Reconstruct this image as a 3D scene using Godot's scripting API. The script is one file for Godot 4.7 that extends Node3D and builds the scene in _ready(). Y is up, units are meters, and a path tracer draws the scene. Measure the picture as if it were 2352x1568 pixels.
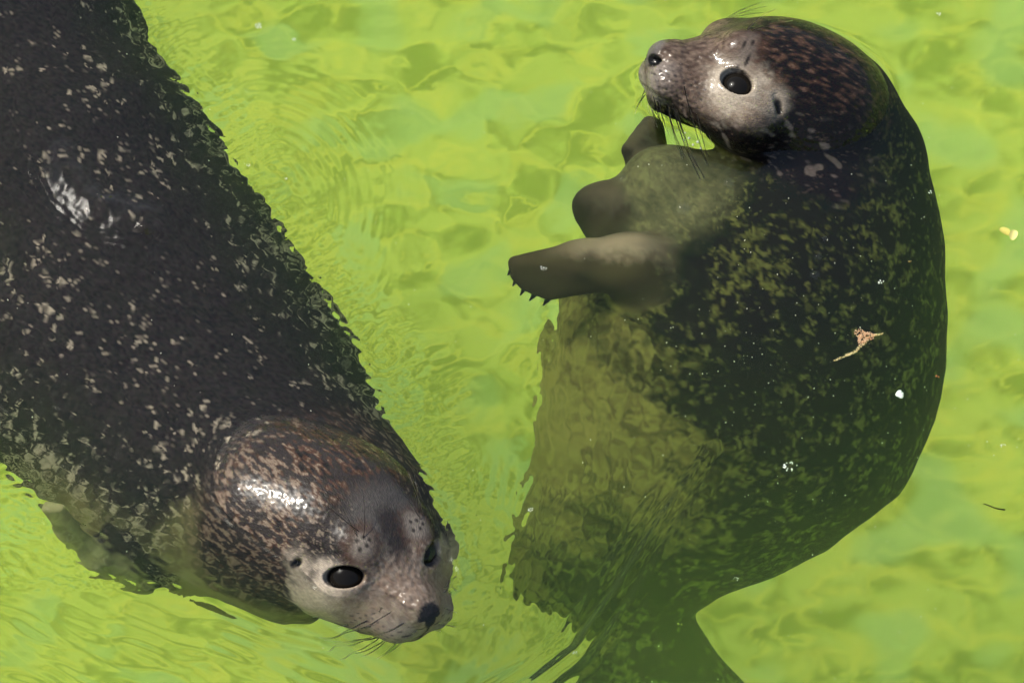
extends Node3D

# Two seals in a green, algae-tinted pool, seen from above.
# Layout helper: at(px, py, height) turns a place on the picture plan (2352 x 1568) into a point in the pool,
# bending the line of sight at the water as real water does.

const PLAN_W := 2352.0
const PLAN_H := 1568.0
const FRAME_W := 1.02
const FOV := 10.0
const PITCH := 55.0
const POOL_DEPTH := 1.15
const MM := 0.001

var ax := Vector3.RIGHT
var au := Vector3(0, cos(deg_to_rad(PITCH)), -sin(deg_to_rad(PITCH)))
var av := Vector3(0, sin(deg_to_rad(PITCH)), cos(deg_to_rad(PITCH)))
var cam_dist := FRAME_W / (PLAN_W / PLAN_H) * 0.5 / tan(deg_to_rad(FOV / 2.0))
var cam_at := av * cam_dist
var px_m := FRAME_W / PLAN_W
var sun_from := Vector3(-0.62, 0.76, -0.2).normalized()

var noise_a := FastNoiseLite.new()
var noise_b := FastNoiseLite.new()
var noise_c := FastNoiseLite.new()
var rng := RandomNumberGenerator.new()
var seal_left: SealShape
var seal_right: SealShape
var chest_reflection_at := Vector3.ZERO


func at(px: float, py: float, h := 0.0) -> Vector3:
	var d := (-av * cam_dist + ax * (px / PLAN_W - 0.5) * FRAME_W - au * (py / PLAN_H - 0.5) * FRAME_W * PLAN_H / PLAN_W).normalized()
	var p := cam_at + d * ((maxf(h, 0.0) - cam_at.y) / d.y)
	if h < 0.0:
		var side := Vector2(d.x, d.z) / 1.33
		d = Vector3(side.x, -sqrt(1.0 - side.length_squared()), side.y)
		p += d * (h / d.y)
	return p


func sight(px: float, py: float, h: float) -> Vector3:   # the same without the bend at the water
	var p := at(px, py)
	var d := (p - cam_at).normalized()
	return p + d * (h / d.y)


# ---------------------------------------------------------------- shapes as distance fields

class Blob:
	var kind := 0            # 0 tapered capsule, 1 ellipsoid
	var a: Vector3
	var ba: Vector3
	var inv := 0.0
	var ra := 0.0
	var rb := 0.0
	var k := 0.0
	var cut := false
	var turn: Basis
	var radii: Vector3
	var flat := 1.0

	func dist(p: Vector3) -> float:
		if kind == 0:
			var pa := p - a
			var h := clampf(pa.dot(ba) * inv, 0.0, 1.0)
			return (pa - ba * h).length() - lerpf(ra, rb, h)
		var q := (p - a) * turn
		var k0 := (q / radii).length()
		var k1 := (q / (radii * radii)).length()
		if k1 < 0.0001:
			return -minf(radii.x, minf(radii.y, radii.z))
		return k0 * (k0 - 1.0) / k1


class SealShape:
	var blobs: Array[Blob] = []
	var head: Vector3
	var axes: Basis          # x forward (nose), y to its left, z up out of the crown
	var cm := 0.01
	var eye_size := 1.14
	var cheek := 3.3
	var look: Array[Vector3] = []    # how the skin faces at each eye
	var brows: Array[Vector3] = []
	var nostrils: Array[Vector3] = []
	var balls: Array[Vector3] = []
	var ears: Array[Vector3] = []
	var eyes: Array[Vector3] = []
	var paddles: Array[Blob] = []
	var verts := PackedVector3Array()
	var tris := PackedInt32Array()
	var normals := PackedVector3Array()
	var near := {}           # block -> blobs that matter there
	var lo: Vector3
	var step := 0.006

	func limb(a: Vector3, b: Vector3, ra: float, rb: float, k := 0.02, cut := false) -> void:
		var o := Blob.new()
		o.a = a
		o.ba = b - a
		o.inv = 1.0 / maxf((b - a).length_squared(), 0.000001)
		o.ra = ra
		o.rb = rb
		o.k = k
		o.cut = cut
		blobs.append(o)

	func egg(c: Vector3, turn: Basis, radii: Vector3, k := 0.02, cut := false) -> void:
		var o := Blob.new()
		o.kind = 1
		o.a = c
		o.turn = turn
		o.radii = radii
		o.k = k
		o.cut = cut
		blobs.append(o)

	func hp(f: float, s: float, u: float) -> Vector3:   # head centimetres to the pool
		return head + (axes.x * f + axes.y * s + axes.z * u) * cm

	func to_head(p: Vector3) -> Vector3:
		return ((p - head) * axes) / cm

	func field(p: Vector3, list: Array[Blob]) -> float:
		var d := 1.0
		for o in list:
			var e := o.dist(p)
			if o.cut:
				var h := maxf(o.k - absf(d + e), 0.0) / o.k
				d = maxf(d, -e) + h * h * o.k * 0.25
			else:
				var h := maxf(o.k - absf(d - e), 0.0) / o.k
				d = minf(d, e) - h * h * o.k * 0.25
		return d

	func around(p: Vector3) -> Array[Blob]:
		var s := step * 8.0
		var key := Vector3i(((p - lo) / s).floor())
		if not near.has(key):
			var c := lo + (Vector3(key) + Vector3.ONE * 0.5) * s
			near[key] = picked(c, s)
		return near[key]

	func picked(c: Vector3, s: float) -> Array[Blob]:
		var list: Array[Blob] = []
		for o in blobs:
			if o.dist(c) < s * 1.9 + o.k:
				list.append(o)
		return list

	func mesh_it() -> void:
		lo = Vector3.ONE * 9.0
		var hi := -lo
		for o in blobs:
			if o.cut:
				continue
			var r := maxf(o.ra, o.rb) if o.kind == 0 else maxf(o.radii.x, maxf(o.radii.y, o.radii.z))
			for p in [o.a, o.a + o.ba]:
				lo = lo.min(p - Vector3.ONE * (r + 0.03))
				hi = hi.max(p + Vector3.ONE * (r + 0.03))
		var nb := Vector3i(((hi - lo) / (step * 8.0)).ceil())
		var n := nb * 8 + Vector3i.ONE
		var grid := PackedFloat32Array()
		grid.resize(n.x * n.y * n.z)
		grid.fill(9.0)
		var ids := PackedInt32Array()
		ids.resize(n.x * n.y * n.z)
		ids.fill(-1)
		var sy := n.x
		var sz := n.x * n.y
		var active: Array[Vector3i] = []
		var s := step * 8.0
		for bz in nb.z:
			for by in nb.y:
				for bx in nb.x:
					var c := lo + (Vector3(bx, by, bz) + Vector3.ONE * 0.5) * s
					var list := picked(c, s)
					if list.is_empty() or absf(field(c, list)) > s * 1.3:
						continue
					near[Vector3i(bx, by, bz)] = list
					active.append(Vector3i(bx, by, bz))
					for k in range(bz * 8, bz * 8 + 9):
						for j in range(by * 8, by * 8 + 9):
							var row := k * sz + j * sy
							for i in range(bx * 8, bx * 8 + 9):
								if grid[row + i] == 9.0:
									grid[row + i] = field(lo + Vector3(i, j, k) * step, list)
		var corner := [0, 1, sy, sy + 1, sz, sz + 1, sz + sy, sz + sy + 1]
		for b in active:
			for k in range(b.z * 8, b.z * 8 + 8):
				for j in range(b.y * 8, b.y * 8 + 8):
					for i in range(b.x * 8, b.x * 8 + 8):
						var at0 := k * sz + j * sy + i
						var inside := 0
						for c in 8:
							if grid[at0 + corner[c]] < 0.0:
								inside += 1
						if inside == 0 or inside == 8:
							continue
						var sum := Vector3.ZERO
						var cnt := 0.0
						for c in 8:
							var va: float = grid[at0 + corner[c]]
							for bit in [1, 2, 4]:
								if c & bit == 0:
									var vb: float = grid[at0 + corner[c | bit]]
									if (va < 0.0) != (vb < 0.0):
										var t := va / (va - vb)
										sum += Vector3(c & 1, (c >> 1) & 1, c >> 2) + Vector3(float(bit == 1), float(bit == 2), float(bit == 4)) * t
										cnt += 1.0
						ids[at0] = verts.size()
						verts.append(lo + (Vector3(i, j, k) + sum / cnt) * step)
		for b in active:
			for k in range(maxi(b.z * 8, 1), b.z * 8 + 8):
				for j in range(maxi(b.y * 8, 1), b.y * 8 + 8):
					for i in range(maxi(b.x * 8, 1), b.x * 8 + 8):
						var at0 := k * sz + j * sy + i
						var neg := grid[at0] < 0.0
						if neg != (grid[at0 + 1] < 0.0):
							quad(ids[at0 - sy - sz], ids[at0 - sz], ids[at0], ids[at0 - sy], neg)
						if neg != (grid[at0 + sy] < 0.0):
							quad(ids[at0 - 1 - sz], ids[at0 - 1], ids[at0], ids[at0 - sz], neg)
						if neg != (grid[at0 + sz] < 0.0):
							quad(ids[at0 - 1 - sy], ids[at0 - sy], ids[at0], ids[at0 - 1], neg)

	func quad(a: int, b: int, c: int, d: int, flip: bool) -> void:
		if a < 0 or b < 0 or c < 0 or d < 0:
			return
		if flip:
			tris.append_array([a, c, b, a, d, c])
		else:
			tris.append_array([a, b, c, a, c, d])

	# splits every edge whose middle lies in that ball (or every edge) and lays the new points on the surface
	func refine(centre: Vector3, radius: float, lowest := -9.0) -> void:
		var mids := {}
		var n := verts.size()
		var more := PackedInt32Array()
		for t in range(0, tris.size(), 3):
			var v := [tris[t], tris[t + 1], tris[t + 2]]
			var m := [-1, -1, -1]
			for e in 3:
				var a: int = v[e]
				var b: int = v[(e + 1) % 3]
				var key := mini(a, b) * 4194304 + maxi(a, b)
				if mids.has(key):
					m[e] = mids[key]
					continue
				var p := (verts[a] + verts[b]) * 0.5
				if (radius > 0.0 and (p.distance_squared_to(centre) > radius * radius or p.y < lowest)) or (normals[a] + normals[b]).dot(Vector3(0, 0.82, 0.57)) < -0.3:
					mids[key] = -1
					continue
				m[e] = verts.size()
				mids[key] = m[e]
				verts.append(p)
			var c := int(m[0] >= 0) + int(m[1] >= 0) + int(m[2] >= 0)
			if c == 0:
				more.append_array(v)
			elif c == 3:
				more.append_array([v[0], m[0], m[2], m[0], v[1], m[1], m[2], m[1], v[2], m[0], m[1], m[2]])
			elif c == 1:
				var e: int = 0 if m[0] >= 0 else 1 if m[1] >= 0 else 2
				more.append_array([v[e], m[e], v[(e + 2) % 3], m[e], v[(e + 1) % 3], v[(e + 2) % 3]])
			else:
				var e: int = 0 if m[0] < 0 else 1 if m[1] < 0 else 2   # the edge that stays whole
				var p0: int = v[e]
				var p1: int = v[(e + 1) % 3]
				var p2: int = v[(e + 2) % 3]
				more.append_array([p0, p1, m[(e + 1) % 3], p0, m[(e + 1) % 3], m[(e + 2) % 3], m[(e + 2) % 3], m[(e + 1) % 3], p2])
		tris = more
		lay_all(n)

	func slope(p: Vector3, list: Array[Blob]) -> Vector3:
		var e := 0.0006
		var a := field(p + Vector3(e, -e, -e), list)
		var b := field(p + Vector3(-e, -e, e), list)
		var c := field(p + Vector3(-e, e, -e), list)
		var d := field(p + Vector3(e, e, e), list)
		return Vector3(a - b - c + d, -a - b + c + d, -a + b - c + d) / (4.0 * e)

	var share := PackedVector3Array()   # points handed out to the workers, and what comes back
	var back := []
	const PART := 2048

	func lay(part: int) -> void:
		var out := PackedVector3Array()
		var nor := PackedVector3Array()
		var s := step * 8.0
		for i in range(part * PART, mini((part + 1) * PART, share.size())):
			var p := share[i]
			var list: Array[Blob] = near.get(Vector3i(((p - lo) / s).floor()), blobs)
			var g := slope(p, list)
			out.append(p - g * clampf(field(p, list) / maxf(g.length_squared(), 0.2), -0.004, 0.004))
			nor.append(g.normalized())
		back[part] = [out, nor]

	func lay_all(from: int) -> void:
		share = verts.slice(from)
		var parts := ceili(share.size() / float(PART))
		back.resize(parts)
		WorkerThreadPool.wait_for_group_task_completion(WorkerThreadPool.add_group_task(lay, parts))
		normals.resize(verts.size())
		var i := from
		for b in back:
			var o: PackedVector3Array = b[0]
			var n: PackedVector3Array = b[1]
			for k in o.size():
				verts[i] = o[k]
				normals[i] = n[k]
				i += 1
		back.clear()



# ---------------------------------------------------------------- small helpers

func tag(o: Node, label: String, category := "", group := "", kind := "") -> void:
	if label:
		o.set_meta("label", label)
	if category:
		o.set_meta("category", category)
	if group:
		o.set_meta("group", group)
	if kind:
		o.set_meta("kind", kind)


func put(called: String, mesh: Mesh, material: Material, parent: Node = null) -> MeshInstance3D:
	var o := MeshInstance3D.new()
	o.name = called
	o.mesh = mesh
	o.material_override = material
	(parent if parent else self).add_child(o, true)
	return o


func paint(color: Color, rough := 0.8, spec := 0.5) -> StandardMaterial3D:
	var m := StandardMaterial3D.new()
	m.albedo_color = color.linear_to_srgb()
	m.roughness = rough
	m.metallic_specular = spec
	return m


func arrays(v: PackedVector3Array, n: PackedVector3Array, idx: PackedInt32Array, c := PackedColorArray(), uv := PackedVector2Array()) -> Array:
	var a := []
	a.resize(Mesh.ARRAY_MAX)
	a[Mesh.ARRAY_VERTEX] = v
	a[Mesh.ARRAY_NORMAL] = n
	a[Mesh.ARRAY_INDEX] = idx
	if c.size():
		a[Mesh.ARRAY_COLOR] = c
	if uv.size():
		a[Mesh.ARRAY_TEX_UV] = uv
	return a


func sheet(v: PackedVector3Array, nx: int, nz: int, c := PackedColorArray()) -> Array:
	var n := PackedVector3Array()
	n.resize(v.size())
	var idx := PackedInt32Array()
	var w := nx + 1
	for j in nz + 1:
		for i in w:
			var dx := v[j * w + mini(i + 1, nx)] - v[j * w + maxi(i - 1, 0)]
			var dz := v[mini(j + 1, nz) * w + i] - v[maxi(j - 1, 0) * w + i]
			n[j * w + i] = dz.cross(dx).normalized()
	for j in nz:
		for i in nx:
			var a := j * w + i
			idx.append_array([a, a + 1, a + w, a + 1, a + w + 1, a + w])
	return arrays(v, n, idx, c)


func tube(points: Array, r0: float, r1: float, sides := 5) -> ArrayMesh:
	var v := PackedVector3Array()
	var n := PackedVector3Array()
	var idx := PackedInt32Array()
	var count := points.size()
	for i in count:
		var t: Vector3 = (points[mini(i + 1, count - 1)] - points[maxi(i - 1, 0)]).normalized()
		var e := t.cross(Vector3(0.31, 0.2, 0.93)).normalized()
		var g := t.cross(e)
		for k in sides:
			var d := e * cos(TAU * k / sides) + g * sin(TAU * k / sides)
			n.append(d)
			v.append(points[i] + d * lerpf(r0, r1, float(i) / (count - 1)))
	for i in count - 1:
		for k in sides:
			var a := i * sides + k
			var b := i * sides + (k + 1) % sides
			idx.append_array([a, b, a + sides, b, b + sides, a + sides])
	var m := ArrayMesh.new()
	m.add_surface_from_arrays(Mesh.PRIMITIVE_TRIANGLES, arrays(v, n, idx))
	return m


func line_dist(p: Vector2, pts: Array) -> Vector2:   # (distance, signed side) to a chain of points
	var best := 1e9
	var side := 0.0
	for i in pts.size() - 1:
		var a: Vector2 = pts[i]
		var ab: Vector2 = pts[i + 1] - a
		var h := clampf((p - a).dot(ab) / ab.length_squared(), 0.0, 1.0)
		var d := (p - a - ab * h).length()
		if d < best:
			best = d
			side = signf(ab.cross(p - a))
	return Vector2(best, side * best)


func soft(a: float, b: float, x: float) -> float:
	return smoothstep(a, b, x)


# ---------------------------------------------------------------- the scene

func _ready() -> void:
	rng.seed = 7
	noise_a.seed = 3
	noise_a.frequency = 1.0
	noise_b.seed = 11
	noise_b.frequency = 1.0
	noise_b.fractal_type = FastNoiseLite.FRACTAL_NONE
	noise_b.noise_type = FastNoiseLite.TYPE_SIMPLEX_SMOOTH
	noise_c.seed = 23
	noise_c.frequency = 1.0
	noise_c.noise_type = FastNoiseLite.TYPE_SIMPLEX_SMOOTH
	noise_c.fractal_type = FastNoiseLite.FRACTAL_RIDGED
	noise_c.fractal_octaves = 2

	var cam := Camera3D.new()
	cam.name = "camera"
	cam.fov = FOV
	cam.near = 0.1
	cam.far = 80.0
	cam.transform = Transform3D(Basis(ax, au, av), cam_at)
	add_child(cam)
	light_the_place()
	build_pool()
	build_seals()
	build_water()
	build_floating_things()


func light_the_place() -> void:
	var sun := DirectionalLight3D.new()
	sun.name = "sun"
	sun.light_energy = 1.6
	sun.light_angular_distance = 0.5
	sun.light_color = Color(1.0, 0.96, 0.89)
	sun.shadow_enabled = true
	add_child(sun)
	sun.look_at_from_position(sun_from, Vector3.ZERO)
	var w := 512
	var h := 256
	var im := Image.create(w, h, false, Image.FORMAT_RGBF)
	for j in h:
		var el := PI * (0.5 - (j + 0.5) / h)
		for i in w:
			var az := TAU * (i + 0.5) / w
			var d := Vector3(sin(az) * cos(el), sin(el), -cos(az) * cos(el))
			var up := clampf(sin(el), 0.0, 1.0)
			var c := Color(0.50, 0.58, 0.68).lerp(Color(0.16, 0.27, 0.48), pow(up, 0.55))
			var wisp := noise_a.get_noise_3dv(d * Vector3(2.2, 5.0, 2.2)) * 0.5 + 0.5
			c += Color(0.16, 0.16, 0.16) * wisp * wisp
			var off := rad_to_deg(acos(clampf(d.dot(sun_from), -1.0, 1.0)))
			c += Color(1.0, 0.95, 0.86) * (25.0 * exp(-pow(off / 11.0, 2.0)) + 0.35 * exp(-off / 24.0))  # strong glow added round the sun to light what lies under water
			if el < 0.0:
				c = Color(0.28, 0.28, 0.26)
			im.set_pixel(i, j, c)
	var pan := PanoramaSkyMaterial.new()
	pan.panorama = ImageTexture.create_from_image(im)
	var sky := Sky.new()
	sky.sky_material = pan
	var e := Environment.new()
	e.background_mode = Environment.BG_SKY
	e.sky = sky
	e.tonemap_mode = Environment.TONE_MAPPER_LINEAR
	e.tonemap_exposure = 1.0
	e.sdfgi_enabled = true
	e.ssao_enabled = true
	e.ssil_enabled = true
	var we := WorldEnvironment.new()
	we.name = "environment"
	we.environment = e
	add_child(we)


func build_pool() -> void:
	# floor: a sheet of coated concrete with mottled algae and a painted web of sunlight
	var m := StandardMaterial3D.new()
	m.vertex_color_use_as_albedo = true
	m.roughness = 1.0
	m.metallic_specular = 0.1
	var nx := 460
	var nz := 420
	var v := PackedVector3Array()
	var c := PackedColorArray()
	for j in nz + 1:
		for i in nx + 1:
			var a := float(i) / nx * 2.0 - 1.0
			var b := float(j) / nz * 2.0 - 1.0
			var x := 0.86 * a + 2.64 * pow(absf(a), 9.0) * signf(a)      # finest where the picture looks
			var z := -0.55 + 0.85 * b + 2.3 * pow(absf(b), 9.0) * signf(b)
			var big := noise_a.get_noise_2d(x * 5.0, z * 6.5)
			var mid := noise_b.get_noise_2d(x * 17.0 + big, z * 22.0)
			var caustic_web := noise_c.get_noise_2d(x * 9.0 + 0.35 * mid, z * 12.0 + 0.35 * big)
			var small := noise_a.get_noise_2d(x * 42.0 + 0.6 * mid, z * 52.0)
			v.append(Vector3(x, -POOL_DEPTH + 0.004 * big + 0.0015 * mid, z))
			var col := Color(0.53, 0.67, 0.105).lerp(Color(0.31, 0.43, 0.05), soft(-0.4, 0.6, big + 0.6 * mid + 0.25 * small))
			col = col.lerp(Color(0.68, 0.74, 0.10), 0.74 * soft(0.2, 1.0, caustic_web + 0.12 * small))  # bright web of focused sunlight put into the floor colour
			col = col.lerp(Color(0.42, 0.66, 0.19), 0.6 * soft(0.15, 0.7, noise_b.get_noise_2d(x * 7.0 + 40.0, z * 9.0)))
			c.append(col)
	var mesh := ArrayMesh.new()
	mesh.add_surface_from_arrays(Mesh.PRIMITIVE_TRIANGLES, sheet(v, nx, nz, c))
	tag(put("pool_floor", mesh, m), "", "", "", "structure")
	# walls and deck round it, out of the picture
	var wall := paint(Color(0.35, 0.55, 0.16), 0.9, 0.2)
	var deck := paint(Color(0.36, 0.35, 0.32), 0.9, 0.3)
	for s in [[Vector3(-3.6, -0.55, -0.3), Vector3(0.2, 1.6, 6.2)], [Vector3(3.6, -0.55, -0.3), Vector3(0.2, 1.6, 6.2)], [Vector3(0, -0.55, -3.3), Vector3(7.0, 1.6, 0.2)], [Vector3(0, -0.55, 2.7), Vector3(7.0, 1.6, 0.2)]]:
		var bm := BoxMesh.new()
		bm.size = s[1]
		var o := put("pool_wall", bm, wall)
		o.position = s[0]
		tag(o, "", "", "", "structure")
	for s in [[Vector3(-8.7, 0.2, 0), Vector3(10.0, 0.1, 30.0)], [Vector3(8.7, 0.2, 0), Vector3(10.0, 0.1, 30.0)], [Vector3(0, 0.2, -9.2), Vector3(7.4, 0.1, 11.6)], [Vector3(0, 0.2, 8.8), Vector3(7.4, 0.1, 12.0)]]:
		var bm := BoxMesh.new()
		bm.size = s[1]
		var o := put("pool_deck", bm, deck)
		o.position = s[0]
		tag(o, "", "", "", "structure")


# ---------------------------------------------------------------- water

var left_edge := [Vector2(240, -80), Vector2(310, 90), Vector2(500, 300), Vector2(560, 450), Vector2(640, 540), Vector2(720, 650), Vector2(840, 790), Vector2(930, 880), Vector2(1000, 1060), Vector2(1045, 1200), Vector2(1060, 1300)]
var left_spine := [Vector2(-40, -150), Vector2(90, 130), Vector2(250, 450), Vector2(380, 700), Vector2(560, 960), Vector2(700, 1080)]
var crest := [Vector2(1620, 1020), Vector2(1510, 1170), Vector2(1400, 1330), Vector2(1310, 1450), Vector2(1220, 1515), Vector2(1040, 1620)]
var neck_arc := [Vector2(560, 1010), Vector2(680, 985), Vector2(780, 985), Vector2(880, 1020), Vector2(965, 1090), Vector2(1020, 1180), Vector2(1050, 1270)]
var hump := [Vector2(70, 370), Vector2(110, 440), Vector2(180, 500), Vector2(290, 525)]


func wave(x: float, z: float) -> float:
	var u := x / px_m + PLAN_W * 0.5
	var w := z * sin(deg_to_rad(PITCH)) / px_m + PLAN_H * 0.5
	var p := Vector2(u, w)
	var calm := lerpf(1.0, 0.3, soft(1350.0, 1750.0, u + 0.25 * (w - 700.0)))
	var h := 0.64 * calm * noise_b.get_noise_2d(u / 140.0, w / 115.0)
	h += 0.10 * calm * noise_a.get_noise_2d(u / 60.0 + 9.0, w / 46.0)
	# the left seal's wake: fine ripples along its flank
	var e := line_dist(p, left_edge)
	if e.x < 170.0 or e.y > 0.0:
		var s := line_dist(p, left_spine).x
		var near_edge := soft(170.0, 10.0, e.x)
		var wob := 2.2 * noise_b.get_noise_2d(u / 120.0, w / 120.0 + 5.0)
		h += 0.08 * near_edge * sin(TAU * e.y / 21.0 + wob)
		h += 0.62 * near_edge * noise_b.get_noise_2d((u - 0.4 * w) / 56.0 + 3.0, (w + 0.4 * u) / 29.0)
		if e.y > 0.0 and w < 1330.0:
			var flank := soft(60.0, 330.0, s)
			h += (0.08 + 0.55 * flank) * noise_b.get_noise_2d((u + 0.35 * w) / 44.0, (w - 0.35 * u) / 19.0 + 70.0)
			h += (0.04 + 0.06 * flank) * noise_b.get_noise_2d(u / 14.0, w / 12.0)
	# rings in the open water
	var r := p.distance_to(Vector2(560, 470))
	if r > 60.0 and r < 420.0 and e.y < 0.0:
		h += 0.17 * soft(420.0, 280.0, r) * soft(60.0, 140.0, r) * (0.5 + 0.5 * noise_a.get_noise_2d(u / 150.0, w / 90.0)) * sin(TAU * r / 27.0)
	r = p.distance_to(Vector2(1130, 1215))
	h += 0.30 * exp(-pow(r / 60.0, 2.0)) * sin(TAU * r / 34.0)
	# waves that run away from the muzzle to the bottom left
	var bl := soft(1240.0, 1420.0, w + 0.10 * (u - 300.0)) * soft(1150.0, 700.0, u)
	if bl > 0.0:
		var q := p.dot(Vector2(-0.36, 0.93)) + 22.0 * noise_b.get_noise_2d(u / 260.0, w / 160.0)
		h += bl * 0.30 * sin(TAU * q / 37.0) * (0.45 + 0.9 * noise_a.get_noise_2d(u / 210.0, w / 70.0))
		h += bl * 0.8 * noise_b.get_noise_2d(u / 170.0, w / 48.0 - u / 130.0)
	# the crest that the muzzle throws up on its right
	var cr := line_dist(p, crest)
	if cr.x < 160.0:
		var fade := soft(900.0, 1180.0, w)
		h += fade * 1.7 * cos(TAU * (cr.y + 8.0) / 42.0) * exp(-pow(cr.x / 44.0, 2.0))
	var zone := soft(1030.0, 1080.0, u) * soft(1560.0, 1330.0, u) * soft(980.0, 1120.0, w) * soft(1560.0, 1400.0, w)
	if zone > 0.0:
		h += zone * 0.42 * noise_b.get_noise_2d(u / 34.0 + w / 120.0, w / 95.0)
		h += zone * 0.12 * noise_b.get_noise_2d(u / 17.0, w / 22.0)
	# long upright ripples over the right seal's belly
	zone = soft(1180.0, 1260.0, u) * soft(1620.0, 1450.0, u) * soft(640.0, 760.0, w) * soft(1250.0, 1100.0, w)
	if zone > 0.0:
		h += zone * 0.6 * noise_b.get_noise_2d(u / 40.0 + 0.6 * noise_a.get_noise_2d(u / 90.0, w / 90.0), w / 210.0)
	# water heaped over the left seal's rump and behind its skull
	var hm := line_dist(p, hump)
	if hm.x < 160.0:
		h += (8.0 * exp(-pow((hm.y + 30.0) / 38.0, 2.0)) + 0.5 * noise_b.get_noise_2d(u / 24.0, w / 40.0) + 0.9 * noise_b.get_noise_2d(u / 60.0, w / 50.0)) * soft(120.0, 50.0, hm.x) * soft(60.0, 120.0, u) + 0.4 * exp(-pow((hm.y - 26.0) / 30.0, 2.0)) * sin(TAU * hm.y / 17.0)
	var arc := line_dist(p, neck_arc)
	if arc.x < 60.0:
		h += 2.2 * exp(-pow((arc.y + 6.0) / 20.0, 2.0))
	h *= MM
	# water climbs where it touches skin
	for s in [seal_left, seal_right]:
		var q := Vector3(x, 0.0, z)
		if q.distance_squared_to(s.head) < 0.05:
			var list: Array = s.around(q)
			if not list.is_empty():
				var d: float = s.field(q, s.around(q))
				if d > -0.01 and d < 0.04:
					h += 0.0022 * exp(-maxf(d, 0.0) / 0.0045)
	return h


func build_water() -> void:
	var m := StandardMaterial3D.new()
	m.roughness = 0.0
	m.refraction_enabled = true
	m.refraction_scale = 0.033
	m.albedo_color = Color(1, 1, 1, 0)
	var nx := 560
	var nz := 520
	var x0 := -0.6
	var x1 := 0.6
	var z0 := -0.56
	var z1 := 0.52
	var v := PackedVector3Array()
	for j in nz + 1:
		for i in nx + 1:
			var x := lerpf(x0, x1, float(i) / nx)
			var z := lerpf(z0, z1, float(j) / nz)
			var edge := minf(minf(x - x0, x1 - x), minf(z - z0, z1 - z))
			v.append(Vector3(x, wave(x, z) * soft(0.0, 0.03, edge), z))
	var mesh := ArrayMesh.new()
	mesh.add_surface_from_arrays(Mesh.PRIMITIVE_TRIANGLES, sheet(v, nx, nz))
	# the rest of the pool, gently uneven
	var outer := PackedVector3Array()
	var xs := [-3.5, x0, x1, 3.5]
	var zs := [-3.2, z0, z1, 2.6]
	var nn := PackedVector3Array()
	var idx := PackedInt32Array()
	for a in 3:
		for b in 3:
			if a == 1 and b == 1:
				continue
			var n := outer.size()
			outer.append_array([Vector3(xs[a], 0, zs[b]), Vector3(xs[a + 1], 0, zs[b]), Vector3(xs[a + 1], 0, zs[b + 1]), Vector3(xs[a], 0, zs[b + 1])])
			for k in 4:
				nn.append(Vector3.UP)
			idx.append_array([n, n + 1, n + 2, n, n + 2, n + 3])
	mesh.add_surface_from_arrays(Mesh.PRIMITIVE_TRIANGLES, arrays(outer, nn, idx))
	tag(put("water", mesh, m), "", "", "", "structure")
	# the algae hanging in the water: thin drifting veils, one below the other
	var depths := [0.032, 0.052, 0.078, 0.11, 0.15, 0.20, 0.26, 0.32, 0.38, 0.45]
	for k in depths.size():
		var veil := StandardMaterial3D.new()
		veil.albedo_color = Color(Color(0.34, 0.60, 0.07).linear_to_srgb(), lerpf(0.009, 0.038, soft(0.03, 0.34, depths[k])))
		veil.transparency = BaseMaterial3D.TRANSPARENCY_ALPHA
		veil.roughness = 1.0
		veil.metallic_specular = 0.0
		var pts := PackedVector3Array()
		for j in 161:
			for i in 171:
				var a := i / 170.0 * 2.0 - 1.0
				var b := j / 160.0 * 2.0 - 1.0
				var x := 0.62 * a + 2.88 * pow(absf(a), 9.0) * signf(a)
				var z := -0.2 + 0.55 * b + 2.3 * pow(absf(b), 9.0) * signf(b)
				pts.append(Vector3(x, -depths[k] + 0.014 * noise_a.get_noise_3d(x * 5.0, k * 7.0, z * 5.0) + 0.010 * noise_b.get_noise_3d(x * 26.0, k * 5.0, z * 26.0), z))
		var am := ArrayMesh.new()
		am.add_surface_from_arrays(Mesh.PRIMITIVE_TRIANGLES, sheet(pts, 170, 160))
		tag(put("algae_haze", am, veil), "", "", "", "stuff")


# ---------------------------------------------------------------- seals

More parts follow.
